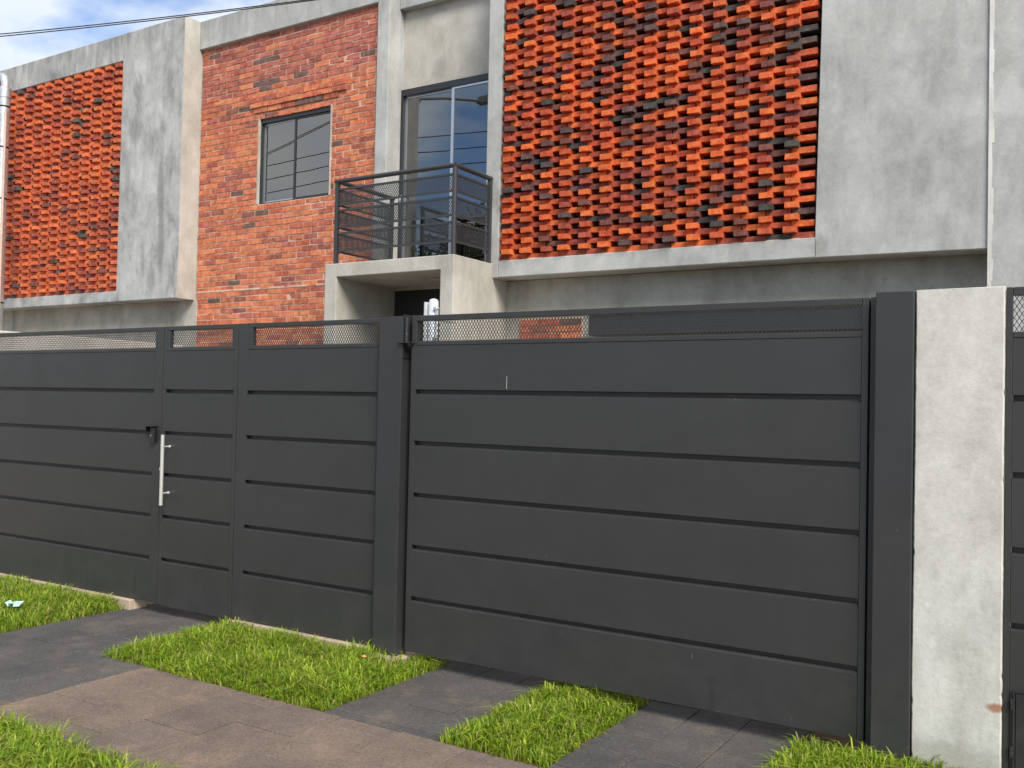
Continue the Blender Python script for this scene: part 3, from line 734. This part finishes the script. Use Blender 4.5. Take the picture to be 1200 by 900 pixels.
# sliding gate
sg = thing('sliding_gate', 'wide dark grey sliding gate of six metal boards under a mesh strip', 'gate', (-2.45, GY, 0), 'dark metal driveway gates')
panel(sg, -3.908, -.992, -3.866, -1.026, 2.284, 2.248, 2.112, LIPM, .058)
MB().prism([(-3.1515, 1.800), (-3.1475, 1.802), (-3.148, 1.885), (-3.151, 1.88)], 'y', GY-.0012, GY-.0002).build('scratch_mark', 'scratch', sg)
# receiving post
rp_ = thing('gate_post', 'wide dark steel receiving post against the pale concrete pier', 'post', (-.87, 5, 0))
box('post_tube', 'gate_post', rp_, -.948, -.770, 4.935, 5.09, -.06, 2.302, bevel=.004)
box('channel', 'gate_dark', rp_, -.985, -.949, 5.005, 5.09, .02, 2.286, bevel=.003)
box('dark_slit_fill', 'gate_dark', rp_, -1.03, -.949, 5.091, 5.10, .02, 2.28)  # added dark strip behind the slit, keeps the gap dark
# concrete pier with uneven edges
NP = 110; zs = np.linspace(-.06, 2.306, NP)
def ragged(): return np.cumsum(rng.normal(0, .0005, NP))*.5+rng.normal(0, .0004, NP)+np.where(rng.random(NP) < .05, .0035, 0)
jl, jr = ragged(), ragged(); jl -= jl.mean(); jr -= jr.mean()
pr = MB(); vs = []
for i in range(NP): vs += [(-.766+jl[i], 4.972, zs[i]), (-.760+jl[i], 4.965, zs[i]), (-.383-jr[i], 4.965, zs[i]), (-.377-jr[i], 4.972, zs[i]), (-.377-jr[i], 5.25, zs[i]), (-.766+jl[i], 5.25, zs[i])]
tj = rng.normal(0, .002, 6)
for k in range(6): vs[-6+k] = (vs[-6+k][0], vs[-6+k][1], 2.306+tj[k])
pr.add(vs, [(i*6+k, i*6+(k+1) % 6, i*6+6+(k+1) % 6, i*6+6+k) for i in range(NP-1) for k in range(6)]+[tuple(range(6))[::-1], tuple(range(NP*6-6, NP*6))])
pp = tag(pr.build('gate_pier', 'whitewash'), 'pale rough concrete gate pier between two dark metal gates', 'pier')
# right hand gate
rg = thing('sliding_gate', 'dark grey metal gate at the right edge beyond the pale pier', 'gate', (1, GY, 0), 'dark metal driveway gates')
panel(rg, -.374, 2.4, -.345, 2.36, 2.306, 2.266, 2.095, [1.770, 1.410, 1.061, .709, .36], .05)
bx_ = MB(); bx_.box(-.33, -.322, GY-.020, GY-.003, .05, .43); bx_.box(-.322, .2, GY-.020, GY-.003, .42, .43); bx_.box(.2, .208, GY-.020, GY-.003, .05, .43)
hat = bx_.build('access_hatch', 'gate_dark', rg)
box('hatch_door', 'gate_dark', hat, -.320, .198, GY-.016, GY-.003, .055, .416, bevel=.003)
for z in (.12, .34): MB().tube([(-.336, GY-.016, z), (-.336, GY-.016, z+.05)], .007, 10).build('hinge', 'gate_dark', hat)
# plinth under the fence
struct(MB().box(-9.8, -6.72, 4.955, 5.12, -.06, .040).build('fence_plinth', 'plinth', bevel=.006))
struct(MB().box(-5.53, -4.201, 4.955, 5.12, -.06, .040).build('fence_plinth', 'plinth', bevel=.006))

# ------------------------------------------------------------------ things behind the fence
bw = tag(MB().box(-10.72, -10.633, 5.15, 8.575, 0, 2.425).build('boundary_wall', 'whitewash', bevel=.01), 'low whitewashed boundary wall running from the fence to the left house', 'wall')
MX, MY = -13.93, 7.85
ms = thing('service_mast', 'thick grey galvanised mast with a rounded top at the left edge', 'mast', (MX, MY, 0))
MB().tube([(MX, MY, 0), (MX, MY, 6.2)], .083, 24).build('pipe', 'galv', ms)
MB().tube([(MX, MY, 6.13), (MX, MY, 6.28)], .092, 24).build('collar', 'galv', ms)
MB().tube([(MX+.11*math.cos(a)-.09, MY, 6.28+.19*math.sin(a)) for a in np.linspace(0, math.pi*.95, 14)], .055, 14).build('weather_head', 'galv', ms)
for z in (5.98, 5.37, 4.60, 3.05): MB().tube([(MX, MY, z), (MX, MY, z+.023)], .087, 24).build('band', 'plastic_black', ms)
MB().tube([(MX+.103, MY-.03, 2.0), (MX+.103, MY-.03, 5.9)], .016, 10).build('conduit', 'conduit', ms)
wp = thing('motor_post', 'white galvanised post with a round cap standing behind the steel gate post', 'post', (-4.115, 5.5, 0))
MB().tube([(-4.105, 5.5, 0), (-4.105, 5.5, 2.435), (-4.105, 5.5, 2.452), (-4.105, 5.5, 2.46)], [.036, .036, .030, .012], 20).build('pipe', 'galv_white', wp)
box('flat_bar', 'galv_white', wp, -4.170, -4.150, 5.47, 5.51, 0, 2.435, bevel=.002)
MB().tube([(-4.062, 5.47, 1.9), (-4.062, 5.47, 2.40)], .006, 8).build('rod', 'galv', wp)
for z in (2.375, 2.16): MB().box(-4.075, -4.050, 5.455, 5.485, z, z+.022).tube([(-4.05, 5.47, z+.011), (-4.036, 5.47, z+.011)], .007, 8).build('clamp', 'galv', wp)
# overhead service cables
def cat(p0, p1, sag, r, n=40):
    p0, p1 = Vector(p0), Vector(p1)
    return [p0.lerp(p1, t)-Vector((0, 0, sag*4*t*(1-t))) for t in np.linspace(0, 1, n)], r
A0, A1 = Vector((-11.139, 6.2, 5.985)), Vector((-7.361, 7.5, 6.102))
dA = (A1-A0)
for k, (dz, dr) in enumerate(((0, 0), (-.028, .004))):
    e0 = A0-dA*3.2+Vector((0, 0, .9+dz*1.5)); e1 = A1+dA*.32+Vector((0, 0, .10+dz*.2))
    pts, r_ = cat(e0, e1, .0, .007)
    pts = []
    for t in np.linspace(-3.2, 1.3, 60):
        p = A0+dA*t; p.z = 5.985+dz*(1-.5*max(t, 0))+ .117*t + .16*(t*t-t)*.45; pts.append(p)
    tag(MB().tube(pts, .0065, 6).build('service_cable', 'cable'), ('upper' if k == 0 else 'lower')+' black cable of the pair crossing the sky above the parapet', 'cable', 'service cables')

# ------------------------------------------------------------------ street side, seen in the window panes
po = thing('utility_pole', 'concrete utility pole with a lamp arm reflected in the balcony door', 'pole', (-13.9, .35, 0))
MB().box(0, 0, 0, 0, 0, 0)
p_ = MB(); n = 4
p_.add([(-14.12, .15, 0), (-13.70, .15, 0), (-13.70, .55, 0), (-14.12, .55, 0), (-14.03, .22, 10.2), (-13.77, .22, 10.2), (-13.77, .48, 10.2), (-14.03, .48, 10.2)],
       [(3, 2, 1, 0), (4, 5, 6, 7), (0, 1, 5, 4), (1, 2, 6, 5), (2, 3, 7, 6), (3, 0, 4, 7)])
p_.build('shaft', 'pole', po)
MB().tube([(-13.75, .3, 8.5), (-13.6, .2, 8.85), (-13.2, -.3, 8.95), (-12.6, -1.0, 8.97)], .035, 10).build('lamp_arm', 'lamp', po)
MB().prism([(-12.75, 8.93), (-12.25, 8.95), (-12.2, 9.02), (-12.4, 9.1), (-12.7, 9.06)], 'y', -1.15, -.95).build('lamp_head', 'lamp', po)
for z in (7.9, 7.55, 7.2): MB().tube([(-13.72, .3, z), (-13.60, .3, z)], .05, 10).build('insulator', 'lamp', po)
for z, nm in ((7.9, 'top'), (7.55, 'middle'), (7.2, 'bottom')):
    pts, r_ = cat((-40, .3, z+.4), (-13.6, .3, z), .5, .0, 20); p2, _ = cat((-13.6, .3, z), (26, .3, z+.2), .7, 0, 30)
    tag(MB().tube(pts[:-1]+p2, .011, 6).build('power_line', 'cable'), nm+' power line of the three mirrored in the upper window', 'cable', 'street power lines')
tr = thing('tree', 'leafy tree across the street mirrored in the balcony door', 'tree', (-20, -13, 0))
t_ = MB(); t_.tube([(-20, -13, -.05), (-19.9, -13.1, 1.8), (-20.2, -12.9, 3.4)], [.32, .24, .18], 10)
for a in np.linspace(0, 2*math.pi, 7, endpoint=False):
    t_.tube([(-20.2, -12.9, 3.2), (-20.2+1.2*math.cos(a), -12.9+1.2*math.sin(a), 4.8), (-20.2+2.2*math.cos(a+.3), -12.9+2.2*math.sin(a+.3), 6.4+.5*math.sin(a*3))], [.12, .07, .03], 7)
t_.build('trunk', 'bark', tr)
n = 9000
cl = rng.normal(0, 1, (46, 3)); cl /= np.linalg.norm(cl, axis=1)[:, None]; cl *= rng.uniform(.5, 1, (46, 1))*np.array([[3.2, 3.2, 2.3]])
cc = cl[rng.integers(0, 46, n)]+rng.normal(0, .48, (n, 3))+np.array([[-20.2, -12.9, 6.6]])
a = rng.normal(0, 1, (n, 3)); a /= np.linalg.norm(a, axis=1)[:, None]; b = np.cross(a, rng.normal(0, 1, (n, 3))); b /= np.linalg.norm(b, axis=1)[:, None]
ls = rng.uniform(.06, .11, (n, 1))
V = np.stack([cc-a*ls, cc+b*ls*.5, cc+a*ls, cc-b*ls*.5], 1).reshape(-1, 3); F = np.arange(n*4).reshape(-1, 4)
T = np.array([[.05, .10, .02]])*rng.uniform(.6, 1.5, (n, 1)); 
o = mesh_with_tint('crown', V, F, T, 'leaf', tr)

# ------------------------------------------------------------------ small litter
d = MB(); P_ = [(-.035, 0, .0), (-.012, .016, .012), (.02, .014, .004), (.04, 0, .016), (.018, -.016, .006), (-.014, -.015, .010), (0, 0, .002)]
d.add([(-4.0+x, 4.70+y, .06+z) for x, y, z in P_], [(0, 1, 6), (1, 2, 6), (2, 3, 6), (3, 4, 6), (4, 5, 6), (5, 0, 6)])
d.add([(-4.0+x, 4.70+y, .0585+z) for x, y, z in P_], [(6, 1, 0), (6, 2, 1), (6, 3, 2), (6, 4, 3), (6, 5, 4), (6, 0, 5)])
tag(d.build('fallen_leaf', 'dry_leaf', fix=False), 'curled orange dry leaf lying on the grass by the steel post', 'leaf')
d = MB()
g = [[(-7.28+.03*i+random.gauss(0, .006), 4.25+.025*j+random.gauss(0, .006), .062+random.gauss(0, .012)) for j in range(4)] for i in range(5)]
d.add([p for r in g for p in r]+[(p[0], p[1], p[2]-.002) for r in g for p in r], [(i*4+j, i*4+j+1, (i+1)*4+j+1, (i+1)*4+j) for i in range(4) for j in range(3)]+[(20+i*4+j, 20+(i+1)*4+j, 20+(i+1)*4+j+1, 20+i*4+j+1) for i in range(4) for j in range(3)])
tag(d.build('plastic_scrap', 'scrap', fix=False), 'crumpled pale teal plastic scrap on the grass at the left edge', 'litter')
